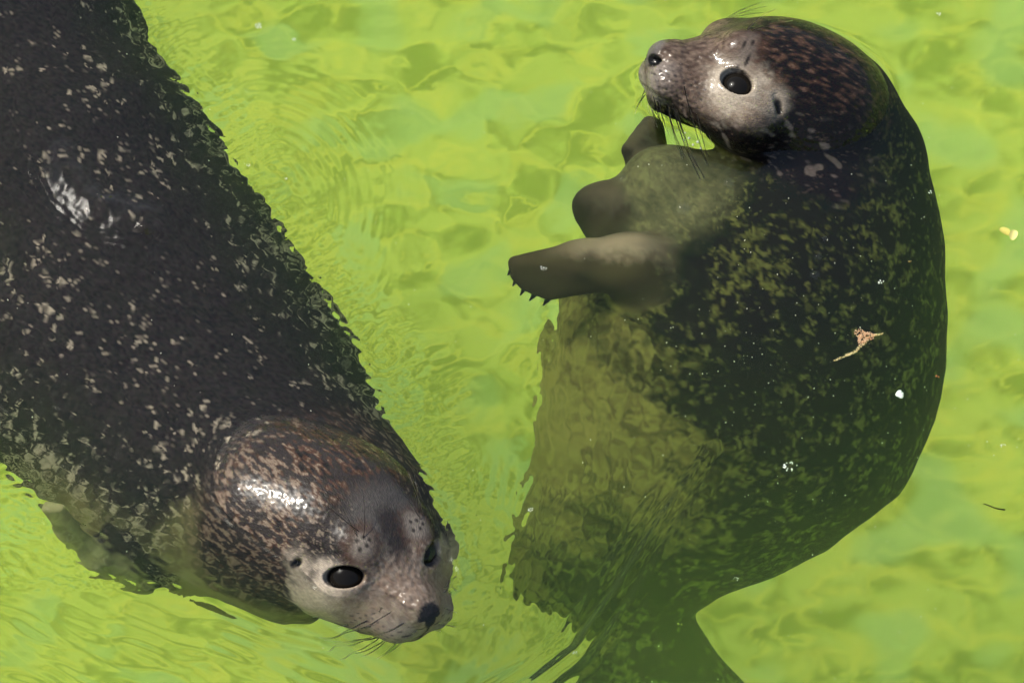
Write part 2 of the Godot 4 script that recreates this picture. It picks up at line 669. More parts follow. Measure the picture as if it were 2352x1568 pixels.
func head_shape(s: SealShape) -> void:
	var b := s.axes
	var c := s.cm
	s.egg(s.hp(-2.2 if s == seal_left else -2.8, 0, 1.1), b, Vector3(10.1 if s == seal_left else 10.9, 8.6, 8.3) * c, 0.03)                      # skull
	s.limb(s.hp(4.0, 0, 0.3), s.hp(10.4, 0, -0.3), 5.0 * c, 3.0 * c, 0.03)               # muzzle
	for k in [-1.0, 1.0]:
		s.limb(s.hp(2.8, 4.9 * k, -1.8), s.hp(7.6, 2.9 * k, -2.0), s.cheek * c, 2.7 * c, 0.02)   # cheeks
		if s == seal_left:
			s.egg(s.hp(4.2, 5.7 * k, 0.2), b, Vector3(3.4, 2.4, 2.6) * c, 0.02)             # cheekbones
		s.egg(s.hp(10.4, 2.1 * k, -1.75), b, Vector3(2.6, 2.25, 2.1) * c, 0.012)             # whisker pads
		s.egg(s.hp(4.7, 3.3 * k, 4.3), b, Vector3(2.6, 1.9, 2.0) * c, 0.018)                  # brows
	s.limb(s.hp(7.0, 0, -3.0), s.hp(10.2, 0, -3.5), 2.6 * c, 1.7 * c, 0.012)             # chin
	s.egg(s.hp(12.2, 0, 0.45), b, Vector3(1.2, 1.6, 1.35) * c, 0.008)                   # nose
	var seen := []
	if s == seal_left:
		seen = [skin(s, 790, 1325), skin(s, 993, 1268), skin(s, 683, 1291), skin(s, 832, 1247), skin(s, 955, 1207)]
	else:
		seen = [skin(s, 1693, 188), Vector3.ZERO, skin(s, 1788, 236), skin(s, 1712, 122), Vector3.ZERO, skin(s, 1500, 137)]
		seen[1] = mirrored(seen[0])
		seen[4] = mirrored(seen[3])
		s.nostrils = [seen[5], mirrored(seen[5])]
	s.eyes.assign([seen[0], seen[1]])
	s.ears.assign([seen[2], mirrored(seen[2])])
	s.brows.assign([seen[3], seen[4]])
	for i in 2:
		var p := s.hp(s.eyes[i].x, s.eyes[i].y, s.eyes[i].z)
		s.look.append(s.slope(p, s.blobs).normalized() * b)
	for i in 2:
		s.balls.append(s.to_head(eye_at(s, i)))
		s.egg(eye_at(s, i), b, Vector3(2.05, 2.0, 1.98) * c * s.eye_size, 0.014)                       # lids
	for o in s.nostrils:
		s.limb(s.hp(o.x + 0.35, o.y * 0.85, o.z - 0.1), s.hp(o.x - 0.55, o.y * 1.45, o.z + 0.1), 0.4 * c, 0.3 * c, 0.003, true)
	for i in 2:
		var n := eye_out(s, i)
		var way := ax + au * (0.05 if i == 0 else 0.45) if s == seal_left else (ax * 0.75 - au * 0.66 if i == 0 else b.x)   # along the lids
		way = (way - n * way.dot(n)).normalized()
		s.egg(eye_at(s, i) + n * 1.85 * c, Basis(n, way, n.cross(way)), Vector3(1.25, 1.78, 0.98 if s == seal_left else 1.24) * c * s.eye_size, 0.003, true)
		var ear := s.hp(s.ears[i].x, s.ears[i].y, s.ears[i].z)
		s.limb(ear + (b.x * 0.5 + b.z * 0.75) * c, ear - (b.x * 0.5 + b.z * 0.75) * c, 0.36 * c, 0.22 * c, 0.005, true)   # ear openings


func skin(s: SealShape, px: float, py: float) -> Vector3:   # where the line of sight meets the head so far
	var p := at(px, py, 0.16)
	var d := (p - cam_at).normalized()
	for i in 40:
		p += d * s.field(p, s.blobs) * 0.8
	return s.to_head(p)


func mirrored(q: Vector3) -> Vector3:
	return Vector3(q.x, -q.y, q.z)


func eye_out(s: SealShape, i: int) -> Vector3:
	var k := signf(s.eyes[i].y)
	return s.axes * s.look[i].lerp(Vector3(0.50, 0.62 * k, 0.60), 0.55).normalized()


func eye_at(s: SealShape, i: int) -> Vector3:
	return s.hp(s.eyes[i].x, s.eyes[i].y, s.eyes[i].z) - eye_out(s, i) * 1.62 * s.eye_size * s.cm


func build_seals() -> void:
	seal_left = SealShape.new()
	var s := seal_left
	s.cm = 0.0098
	s.axes = Basis(Vector3(0.557, 0.278, 0.783), Vector3(0.827, -0.274, -0.492), Vector3(0.078, 0.921, -0.382)).orthonormalized()
	s.head = sight(819, 1265, -0.049)
	var line := [[-110, -220, 0.135, 250], [20, 60, 0.145, 290], [165, 420, 0.166, 345], [310, 700, 0.188, 380], [455, 930, 0.190, 380], [585, 1095, 0.150, 310], [695, 1175, 0.108, 245], [785, 1230, 0.055, 185]]
	for i in line.size() - 1:
		var p: Array = line[i]
		var q: Array = line[i + 1]
		s.limb(at(p[0], p[1], -p[2]), at(q[0], q[1], -q[2]), p[3] * px_m, q[3] * px_m, 0.05)
	s.limb(at(20, 480, -0.165), at(140, 820, -0.152), 0.09, 0.113, 0.05)
	s.limb(at(140, 820, -0.152), at(365, 1085, -0.140), 0.113, 0.10, 0.05)
	s.egg(at(625, 1150, -0.04), Basis.IDENTITY, Vector3(0.062, 0.060, 0.066), 0.05)
	head_shape(s)
	# its right fore flipper, reaching back along the flank
	var first := s.blobs.size()
	s.limb(at(330, 1300, -0.15), at(225, 1280, -0.11), 0.024, 0.015, 0.03)
	s.limb(at(225, 1280, -0.11), at(150, 1215, -0.06), 0.015, 0.010, 0.012)
	s.limb(at(150, 1215, -0.06), at(112, 1168, -0.022), 0.010, 0.007, 0.008)
	s.limb(at(165, 1222, -0.065), at(138, 1168, -0.022), 0.009, 0.005, 0.008)
	s.paddles = s.blobs.slice(first)
	s.mesh_it()
	s.lay_all(0)
	s.refine(Vector3.ZERO, 0.0)
	s.refine(s.head + s.axes.x * 0.03, 0.155, -0.03)

	seal_right = SealShape.new()
	s = seal_right
	s.cm = 0.01
	s.eye_size = 1.06
	s.cheek = 3.9
	s.axes = Basis(Vector3(-0.889, 0.452, -0.074), Vector3(0.252, 0.618, 0.745), Vector3(0.382, 0.644, -0.663)).orthonormalized()
	s.head = sight(1750, 228, -0.015)
	line = [[1895, 255, 0.03, 150], [1940, 345, 0.10, 160], [1895, 490, 0.145, 245], [1800, 640, 0.185, 368], [1730, 800, 0.23, 445], [1685, 950, 0.265, 405], [1610, 1085, 0.305, 275], [1520, 1220, 0.345, 170], [1450, 1345, 0.38, 115], [1435, 1440, 0.41, 88]]
	for i in line.size() - 1:
		var p: Array = line[i]
		var q: Array = line[i + 1]
		s.limb(at(p[0], p[1], -p[2]), at(q[0], q[1], -q[2]), p[3] * px_m, q[3] * px_m, 0.05)
	s.limb(at(1500, 900, -0.255), at(1420, 1170, -0.32), 0.112, 0.085, 0.06)              # belly
	s.limb(at(1400, 1180, -0.33), at(1280, 1300, -0.34), 0.085, 0.05, 0.05)
	chest_reflection_at = at(1520, 430, -0.05)
	s.limb(at(1650, 575, -0.13), at(1532, 428, -0.078), 0.072, 0.049, 0.05)               # breast, raised to stand in for the head's reflection in the water
	head_shape(s)
	# near fore flipper, its back at the surface
	first = s.blobs.size()
	s.limb(at(1575, 660, -0.095), at(1450, 608, -0.048), 0.044, 0.034, 0.03)
	s.limb(at(1450, 608, -0.055), at(1330, 602, -0.040), 0.033, 0.024, 0.02)
	var tips := [[1186, 604, -0.030], [1190, 630, -0.040], [1208, 650, -0.050], [1232, 662, -0.058], [1262, 672, -0.064]]
	for k in 5:
		var t: Array = tips[k]
		s.limb(at(1345 + k * 6, 585 + k * 14, -0.036 - 0.006 * k), at(t[0], t[1], t[2]), 0.017 - 0.001 * k, 0.0085, 0.010)
	# far fore flipper, folded under the chin
	s.limb(at(1590, 520, -0.14), at(1410, 495, -0.095), 0.05, 0.034, 0.03)
	s.limb(at(1410, 495, -0.095), at(1370, 470, -0.09), 0.034, 0.024, 0.02)
	for k in 4:
		s.limb(at(1500, 420, -0.115), at(1452 + k * 16, 345 - k * 20, -0.078 - 0.004 * k), 0.02, 0.011, 0.010)
	s.paddles = s.blobs.slice(first)
	# hind flippers
	s.limb(at(1430, 1440, -0.41), at(1330, 1640, -0.44), 0.035, 0.022, 0.03)
	s.limb(at(1470, 1440, -0.41), at(1600, 1640, -0.45), 0.036, 0.045, 0.03)
	s.limb(at(1540, 1450, -0.42), at(1690, 1640, -0.46), 0.018, 0.028, 0.03)
	s.mesh_it()
	s.lay_all(0)
	s.refine(Vector3.ZERO, 0.0)
	s.refine(s.head + s.axes.x * 0.03, 0.155, -0.03)

	dress(seal_left, true)
	dress(seal_right, false)


func body_color(s: SealShape, p: Vector3, n: Vector3, left: bool) -> Color:
	var q := p * 100.0
	var warp := Vector3(noise_a.get_noise_3dv(p * 45.0), noise_a.get_noise_3dv(p * 45.0 + Vector3.ONE * 9.0), noise_a.get_noise_3dv(p * 45.0 - Vector3.ONE * 5.0))
	var paddle := 1.0
	for o in s.paddles:
		paddle = minf(paddle, o.dist(p))
	var on_paddle := soft(0.006, 0.001, paddle) if left else soft(0.016, 0.007, paddle)
	if left:
		var a := noise_b.get_noise_3dv(q * Vector3(0.6, 0.6, 0.42) + warp * 0.8)
		var f := noise_b.get_noise_3dv(q * Vector3(1.35, 1.2, 0.8) + warp * 1.0)
		var g := noise_b.get_noise_3dv(q * Vector3(4.0, 4.0, 2.2))
		var herd := noise_a.get_noise_3dv(q * 0.085 + Vector3.ONE * 3.0)
		var flank := soft(0.97, 0.25, n.y)
		var edge := 0.40 - 0.35 * flank - 0.42 * herd
		var spot := soft(edge, edge + 0.26, 0.5 * a + 0.40 * f + 0.22 * g)
		var c := Color(0.009, 0.008, 0.0075).lerp(Color(0.033, 0.030, 0.026), clampf(0.45 + 0.5 * g, 0.0, 1.0))
		c = c.lerp(Color(0.36, 0.315, 0.235), spot * (0.70 + 0.3 * g))
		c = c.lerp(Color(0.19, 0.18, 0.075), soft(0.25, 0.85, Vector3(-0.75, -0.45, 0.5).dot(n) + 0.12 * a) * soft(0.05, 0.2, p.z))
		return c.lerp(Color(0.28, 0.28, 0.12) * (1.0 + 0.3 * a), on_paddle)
	var belly := Vector3(-0.86, -0.12, 0.45).dot(n)
	var chest_reflection := soft(0.105, 0.045, p.distance_to(chest_reflection_at) + 0.012 * noise_a.get_noise_3dv(p * 30.0))
	var a := noise_b.get_noise_3dv(q * Vector3(0.34, 0.34, 0.3) + warp)
	var f := noise_b.get_noise_3dv(q * Vector3(0.95, 0.75, 0.7) + warp)
	var g := noise_b.get_noise_3dv(q * Vector3(3.4, 1.4, 1.6))
	var herd := noise_a.get_noise_3dv(q * 0.07 + Vector3.ONE * 8.0)
	var spot := soft(0.06, 0.62, 0.5 * a + 0.42 * f + 0.2 * g + 0.28 * herd)
	var c := Color(0.008, 0.011, 0.005).lerp(Color(0.135, 0.145, 0.032), spot * (0.58 + 0.22 * g))
	c = c.lerp(Color(0.21, 0.21, 0.05), soft(0.35, 0.95, belly + 0.16 * a) * soft(0.27, 0.12, p.z - 0.10 * a))
	c = c.lerp(Color(0.125, 0.130, 0.055) * (1.0 + 0.35 * a + 0.25 * g), 0.8 * chest_reflection)  # pale tone painted in for the head's reflection on the water
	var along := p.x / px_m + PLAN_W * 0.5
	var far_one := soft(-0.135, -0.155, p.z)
	var pale := soft(1230.0, 1400.0, along) * (1.0 - 0.75 * far_one) * soft(0.05, 0.75, 0.55 * n.y - 0.75 * n.z + 0.15 * a)  # lit upper edge of the near flipper, painted into its colour
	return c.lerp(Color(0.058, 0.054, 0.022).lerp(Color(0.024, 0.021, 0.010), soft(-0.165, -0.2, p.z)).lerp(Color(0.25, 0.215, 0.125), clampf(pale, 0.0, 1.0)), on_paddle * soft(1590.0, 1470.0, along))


func head_color(s: SealShape, q: Vector3, left: bool) -> Color:
	var side := absf(q.y)
	var streak := noise_b.get_noise_3d(q.x * 0.55, q.y * 1.7, q.z * 1.7)
	var fine := noise_b.get_noise_3d(q.x * 1.6, q.y * 4.5, q.z * 4.5)
	var blot := noise_a.get_noise_3d(q.x * 0.33 + 4.0, q.y * 0.5, q.z * 0.5)
	var black := Color(0.008, 0.007, 0.006)
	var brown := Color(0.058, 0.031, 0.020)
	var eye := minf((q - s.balls[0]).length(), (q - s.balls[1]).length())
	var ear := minf((q - s.ears[0]).length(), (q - s.ears[1]).length())
	var c: Color
	if left:
		c = Color(0.024, 0.020, 0.018).lerp(black, soft(0.0, 0.6, blot))
		var flanks := soft(2.0, 6.5, side)
		c = c.lerp(brown, 0.85 * soft(-0.05, 0.4, streak + 0.5 * blot) * soft(3.0, 0.0, q.x))
		c = c.lerp(Color(0.20, 0.16, 0.12), 0.55 * soft(0.45 - 0.12 * blot, 0.74, streak * 0.72 + fine * 0.42 + 0.36 * flanks - 0.14 * soft(-5.0, 2.0, q.x)))
		c = c.lerp(Color(0.066, 0.060, 0.056), 0.8 * soft(0.0, 3.5, q.x) * soft(5.5, 2.0, side + absf(q.x - 3.6) * 0.5))
		# pale cheeks, brown muzzle
		var mask := soft(4.6, 2.6, eye + 0.6 * blot) * soft(4.8, 3.0, q.z + 0.5 * blot)
		mask = maxf(mask, soft(1.0, 3.2, q.x + 0.8 * streak) * soft(2.6, 0.8, q.z + 0.5 * blot))
		c = c.lerp(Color(0.39, 0.33, 0.255).lerp(Color(0.25, 0.215, 0.18), 0.5 + 0.6 * blot), 0.95 * mask)
		c = c.lerp(Color(0.14, 0.098, 0.073).lerp(Color(0.20, 0.158, 0.128), 0.5 + 0.7 * streak), 0.85 * soft(6.4, 8.4, q.x + 0.7 * blot))
	else:
		c = black.lerp(brown, 0.85 * soft(-0.1, 0.6, 0.7 * streak + 0.7 * blot) * soft(1.0, 4.0, q.z))
		c = c.lerp(Color(0.12, 0.078, 0.056), 0.38 * soft(0.46, 0.74, streak * 0.8 + fine * 0.4))
		c = c.lerp(Color(0.16, 0.13, 0.11), 0.6 * soft(0.42, 0.7, noise_b.get_noise_3d(q.x * 0.4 + 7.0, q.y * 0.8, q.z * 0.8)) * soft(2.0, -1.0, q.z))
		# brown muzzle, pale ring round the eye, dark jaw
		c = c.lerp(Color(0.055, 0.036, 0.027).lerp(Color(0.125, 0.09, 0.068), 0.5 + 0.8 * streak), 0.92 * soft(4.8, 7.6, q.x + 0.6 * blot) * soft(-4.6, -2.6, q.z))
		c = c.lerp(Color(0.17, 0.125, 0.092), 0.8 * soft(0.6, 3.0, q.x + streak) * soft(8.5, 6.5, q.x) * soft(-3.6, -1.4, q.z + 0.8 * blot) * soft(4.0, 2.0, q.z + 0.6 * streak))
		c = c.lerp(Color(0.33, 0.285, 0.225), 0.95 * soft(4.6, 2.0, eye + 0.9 * blot + 0.5 * streak))
	c = c.lerp(Color(0.29, 0.245, 0.195), 0.65 * soft(2.3, 0.5, ear + 0.8 * blot))
	var pad := soft(2.9, 1.4, Vector3(q.x - 11.2, side - 1.7, q.z + 1.7).length())
	c = c.lerp(Color(0.215, 0.195, 0.18), pad * 0.85)
	# dark bridge between the eyes
	c = c.lerp(Color(0.022, 0.018, 0.017), (0.9 if left else 0.45) * soft(1.7, 0.6, side + 0.5 * streak) * soft(3.2, 5.0, q.x) * soft(9.6, 7.2, q.x + 0.8 * blot) * soft(0.5, 2.0, q.z))
	# brow spots with the roots of the brow whiskers
	if q.z > 2.0:
		for o in s.brows:
			var flat := Vector2(q.x - o.x, q.y - o.y)
			c = c.lerp(brown, 0.5 * soft(2.6, 1.3, flat.length() + 0.6 * streak))
			c = c.lerp(Color(0.17, 0.15, 0.13), (0.7 if left else 0.4) * soft(1.7, 0.4, flat.length() + 0.5 * blot))
			for d in [Vector2(0.35, 0.3), Vector2(-0.4, 0.35), Vector2(0.3, -0.45), Vector2(-0.45, -0.35), Vector2(0.0, 0.8)]:
				c = c.lerp(black, 0.85 * soft(0.27, 0.10, (flat - d).length()))
	# whisker roots in rows on the pads
	if q.x > 8.2 and q.z < -0.4 and q.z > -3.6 and side > 0.6:
		var row := Vector2(q.x * 1.5, q.z * 1.9 + q.x * 0.25)
		var cell := Vector2(fposmod(row.x + 0.5 * floorf(row.y), 1.0) - 0.5, fposmod(row.y, 1.0) - 0.5)
		c = c.lerp(Color(0.03, 0.026, 0.024), 0.8 * soft(0.3, 0.14, cell.length()))
	# eye rims, ear holes, nose, lips
	c = c.lerp(Color(0.014, 0.012, 0.012), 0.9 * soft(2.06, 1.86, eye / s.eye_size))
	for o in s.ears:
		var d: Vector3 = q - o
		var along := clampf(d.x * 0.55 + d.z * 0.83, -0.95, 0.95)
		c = c.lerp(Color(0.008, 0.008, 0.008), soft(0.52, 0.32, (d - Vector3(0.55, 0, 0.83) * along).length() + 0.12 * absf(along)))
	var nose := Vector3((q.x - 12.6) * 0.7, q.y * (1.0 if q.z > 0.2 else 1.8), (q.z - 0.35) * 0.85).length()
	if left:
		c = c.lerp(Color(0.018, 0.017, 0.018), maxf(soft(1.5, 1.2, nose + 0.1 * fine), soft(0.2, 0.08, side) * soft(10.5, 11.5, q.x) * soft(0.5, -0.5, q.z)))
	else:
		c = c.lerp(Color(0.12, 0.113, 0.11), 0.8 * soft(1.7, 1.2, nose))
		for o in s.nostrils:
			var d: Vector3 = q - o
			c = c.lerp(Color(0.004, 0.004, 0.004), soft(0.86, 0.62, Vector3(d.x * 0.62 + 0.1, d.y * 0.75, d.z * 1.1).length()))
	var lip := absf(q.z + 3.15 + 0.012 * pow(maxf(12.0 - q.x, 0.0), 1.6))
	if q.x > 5.5:
		c = c.lerp(Color(0.03, 0.024, 0.02), 0.8 * soft(0.30, 0.1, lip) * soft(5.5, 7.0, q.x))
	return c * (1.0 + 0.25 * fine)


func dress(s: SealShape, left: bool) -> void:
	var root := Node3D.new()
	root.name = "harbor_seal"
	add_child(root, true)
	tag(root, "dark spotted seal swimming just under the surface with its head facing the viewer" if left else "plump dark green seal hanging upright in the water, head raised in profile", "seal", "seals swimming in the green pool")
	root.position = Vector3(s.head.x, 0.0, s.head.z)
	var off := root.position
	var col := PackedColorArray()
	var uv := PackedVector2Array()
	var v := PackedVector3Array()
	col.resize(s.verts.size())
	uv.resize(s.verts.size())
	v.resize(s.verts.size())
	for i in s.verts.size():
		var p := s.verts[i]
		var q := s.to_head(p)
		var w := soft(-15.0, -8.0, q.x) * soft(18.5, 15.0, q.length()) * soft(-8.5, -6.0, q.z) if q.length() < 19.0 else 0.0
		var c: Color
		if w >= 1.0:
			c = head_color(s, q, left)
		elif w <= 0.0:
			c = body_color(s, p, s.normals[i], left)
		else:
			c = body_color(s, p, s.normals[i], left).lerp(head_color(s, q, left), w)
		col[i] = Color(maxf(c.r, 0.004), maxf(c.g, 0.004), maxf(c.b, 0.004))
		uv[i] = Vector2(atan2(q.y, q.z) / TAU * 12.0, q.x / 9.0)
		v[i] = p - off
	var lie := s.normals.duplicate()
	for i in s.verts.size():
		var q := s.to_head(s.verts[i])
		if q.length() < 17.0 and s.verts[i].y > -0.01:
			var k := 0.055 + 0.20 * soft(7.0, 9.5, q.x)
			var at_q := q * Vector3(1.3, 1.8, 1.8)
			var base := noise_b.get_noise_3dv(at_q)
			lie[i] = (s.normals[i] + s.axes * (Vector3(noise_b.get_noise_3dv(at_q + Vector3(0.3, 0, 0)), noise_b.get_noise_3dv(at_q + Vector3(0, 0.3, 0)), noise_b.get_noise_3dv(at_q + Vector3(0, 0, 0.3))) - Vector3.ONE * base) * k * 1.6).normalized()
	var dry := PackedInt32Array()
	var wet := PackedInt32Array()
	for t in range(0, s.tris.size(), 3):
		var y := (s.verts[s.tris[t]].y + s.verts[s.tris[t + 1]].y + s.verts[s.tris[t + 2]].y) / 3.0
		if y > 0.0015:
			dry.append_array(s.tris.slice(t, t + 3))
		else:
			wet.append_array(s.tris.slice(t, t + 3))
	var mesh := ArrayMesh.new()
	for part in [dry, wet]:
		var map := {}
		var pv := PackedVector3Array()
		var pn := PackedVector3Array()
		var pc := PackedColorArray()
		var pu := PackedVector2Array()
		var pi := PackedInt32Array()
		for id in part:
			if not map.has(id):
				map[id] = pv.size()
				pv.append(v[id])
				pn.append(lie[id])
				pc.append(col[id])
				pu.append(uv[id])
			pi.append(map[id])
		mesh.add_surface_from_arrays(Mesh.PRIMITIVE_TRIANGLES, arrays(pv, pn, pi, pc, pu))
	var hair := FastNoiseLite.new()
	hair.seed = 5
	hair.frequency = 0.045
	hair.fractal_octaves = 3
	var fur := ImageTexture.create_from_image(hair.get_seamless_image(512, 512))
	var above := StandardMaterial3D.new()
	above.vertex_color_use_as_albedo = true
	above.metallic_specular = 0.16
	above.clearcoat_enabled = true
	above.clearcoat = 0.36
	above.clearcoat_roughness = 0.11
	var sheen := hair.get_seamless_image(256, 256)
	sheen.convert(Image.FORMAT_L8)
	for j in 256:
		for i in 256:
			var g := sheen.get_pixel(i, j).r
			g = lerpf(0.24, 0.5, soft(0.25, 0.6, g))
			sheen.set_pixel(i, j, Color(g, g, g))
	above.roughness = 1.0
	above.roughness_texture = ImageTexture.create_from_image(sheen)
	above.heightmap_enabled = true
	above.heightmap_texture = fur
	above.heightmap_scale = 0.05
	above.heightmap_deep_parallax = false
	var below := StandardMaterial3D.new()
	below.vertex_color_use_as_albedo = true
	below.roughness = 0.7
	below.metallic_specular = 0.12
	mesh.surface_set_material(0, above)
	mesh.surface_set_material(1, below)
	var body := put("body", mesh, null, root)
	body.position = Vector3.ZERO
	# eyes
	var gloss := paint(Color(0.007, 0.006, 0.005), 0.04, 0.28)
	for k in 2:
		var ball := SphereMesh.new()
		ball.radius = 1.76 * s.cm * s.eye_size
		ball.height = ball.radius * 2.0
		put("eye", ball, gloss, root).position = eye_at(s, k) - off
	# whiskers
	var pale := paint(Color(0.85, 0.81, 0.70), 0.3)
	pale.backlight_enabled = true
	pale.backlight = Color(0.8, 0.8, 0.8)
	for k in [-1.0, 1.0]:
		for i in 16:
			var row := i / 4
			var colm := i % 4
			var f := 11.4 - 0.75 * colm - 0.15 * row
			var a := s.hp(f, (1.9 + 0.32 * colm) * k, -1.0 - 0.62 * row)
			var list := s.around(a)
			for step in 4:
				a -= s.slope(a, list).normalized() * s.field(a, list)
			var outward := (s.axes * Vector3(-0.15 - 0.25 * colm + rng.randf_range(-0.2, 0.2), k * (0.75 + rng.randf_range(-0.1, 0.2)), -0.55 - 0.12 * row + rng.randf_range(-0.2, 0.1))).normalized()
			if not left and k > 0.0:
				outward = (s.axes * Vector3(-0.55 + rng.randf_range(-0.15, 0.15), 0.25 + rng.randf_range(-0.1, 0.15), -0.85)).normalized()
			var length := ((2.4 if left else 3.4) + 1.1 * colm + rng.randf_range(-0.4, 0.8)) * s.cm
			var pts := []
			for t in 7:
				var x := t / 6.0
				pts.append(a - off + outward * length * x + (Vector3.DOWN * 0.18 - s.axes.x * 0.16) * length * x * x)
			put("whisker", tube(pts, 0.00042 if left else 0.0006, 0.0002), pale, root)
		for i in 3:
			var a := s.hp(5.1 + 0.35 * (i - 1), (3.2 + 0.3 * (i % 2)) * k, 5.6)
			var list := s.around(a)
			for step in 4:
				a -= s.slope(a, list).normalized() * s.field(a, list)
			var dir := (s.axes * Vector3(-0.75 + 0.2 * i, (0.5 - 0.4 * i) * k, 0.45 + 0.12 * i)).normalized()
			var pts := []
			for t in 6:
				var x := t / 5.0
				pts.append(a - off + dir * 0.036 * x - s.axes.x * 0.010 * x * x)
			put("brow_whisker", tube(pts, 0.00036, 0.00010), pale, root)
	if not left:
		var drop := paint(Color(0.5, 0.55, 0.45), 0.05)
		for q in [[1556, 300, 0.9], [1574, 306, 1.1], [1583, 318, 1.5], [1592, 333, 1.3], [1603, 327, 1.6], [1571, 322, 0.9], [1610, 341, 1.2], [1563, 288, 0.8], [1530, 262, 1.3], [1541, 268, 1.0], [1520, 255, 1.0]]:
			var ball := SphereMesh.new()
			ball.radius = q[2] * MM
			ball.height = ball.radius * 2.0
			ball.radial_segments = 12
			ball.rings = 8
			put("water_drop", ball, drop, root).position = surface_at(q[0], q[1]) + Vector3.UP * 0.0006 - off
	# claws on the fore flipper that shows them
	if not left:
		var horn := paint(Color(0.03, 0.03, 0.028), 0.4)
		var claws := [[1170, 626, -0.032], [1180, 650, -0.042], [1200, 670, -0.052], [1226, 682, -0.060], [1256, 692, -0.066]]
		for c in claws:
			var a := at(c[0] + 10, c[1] - 16, c[2])
			var b := at(c[0] - 5 + rng.randf_range(-4, 4), c[1] + 9 + rng.randf_range(-3, 4), c[2] - 0.006)
			put("claw", tube([a - off, a.lerp(b, 0.5) - off, b - off], 0.0042, 0.0008, 6), horn, root)


# ---------------------------------------------------------------- floating bits

func crumb(st: SurfaceTool, c: Vector3, r: Vector3) -> void:   # a small uneven lump
	var p := [Vector3(r.x, 0, 0), Vector3(-r.x, 0, 0), Vector3(0, r.y, 0), Vector3(0, -r.y, 0), Vector3(0, 0, r.z), Vector3(0, 0, -r.z)]
	var spin := Basis(Vector3(rng.randf_range(-1, 1), rng.randf_range(-1, 1), rng.randf_range(-1, 1.2)).normalized(), rng.randf() * TAU)
	for k in 6:
		p[k] = c + spin * (p[k] * rng.randf_range(0.75, 1.25))
	for f in [[0, 2, 4], [4, 2, 1], [1, 2, 5], [5, 2, 0], [4, 3, 0], [1, 3, 4], [5, 3, 1], [0, 3, 5]]:
		for k in f:
			st.add_vertex(p[k])


func lump(n: int, spread: Vector2, grain: float, lift := 0.0006) -> ArrayMesh:
	var st := SurfaceTool.new()
	st.begin(Mesh.PRIMITIVE_TRIANGLES)
	st.set_smooth_group(-1)
	for k in n:
		var a := rng.randf() * TAU
		var r := sqrt(rng.randf())
		crumb(st, Vector3(cos(a) * r * spread.x, lift + rng.randf() * grain, sin(a) * r * spread.y), Vector3(grain, grain * 0.7, grain) * rng.randf_range(0.6, 1.3))
	st.generate_normals()
	return st.commit()


func surface_at(px: float, py: float) -> Vector3:
	var p := at(px, py)
	return Vector3(p.x, wave(p.x, p.z), p.z)


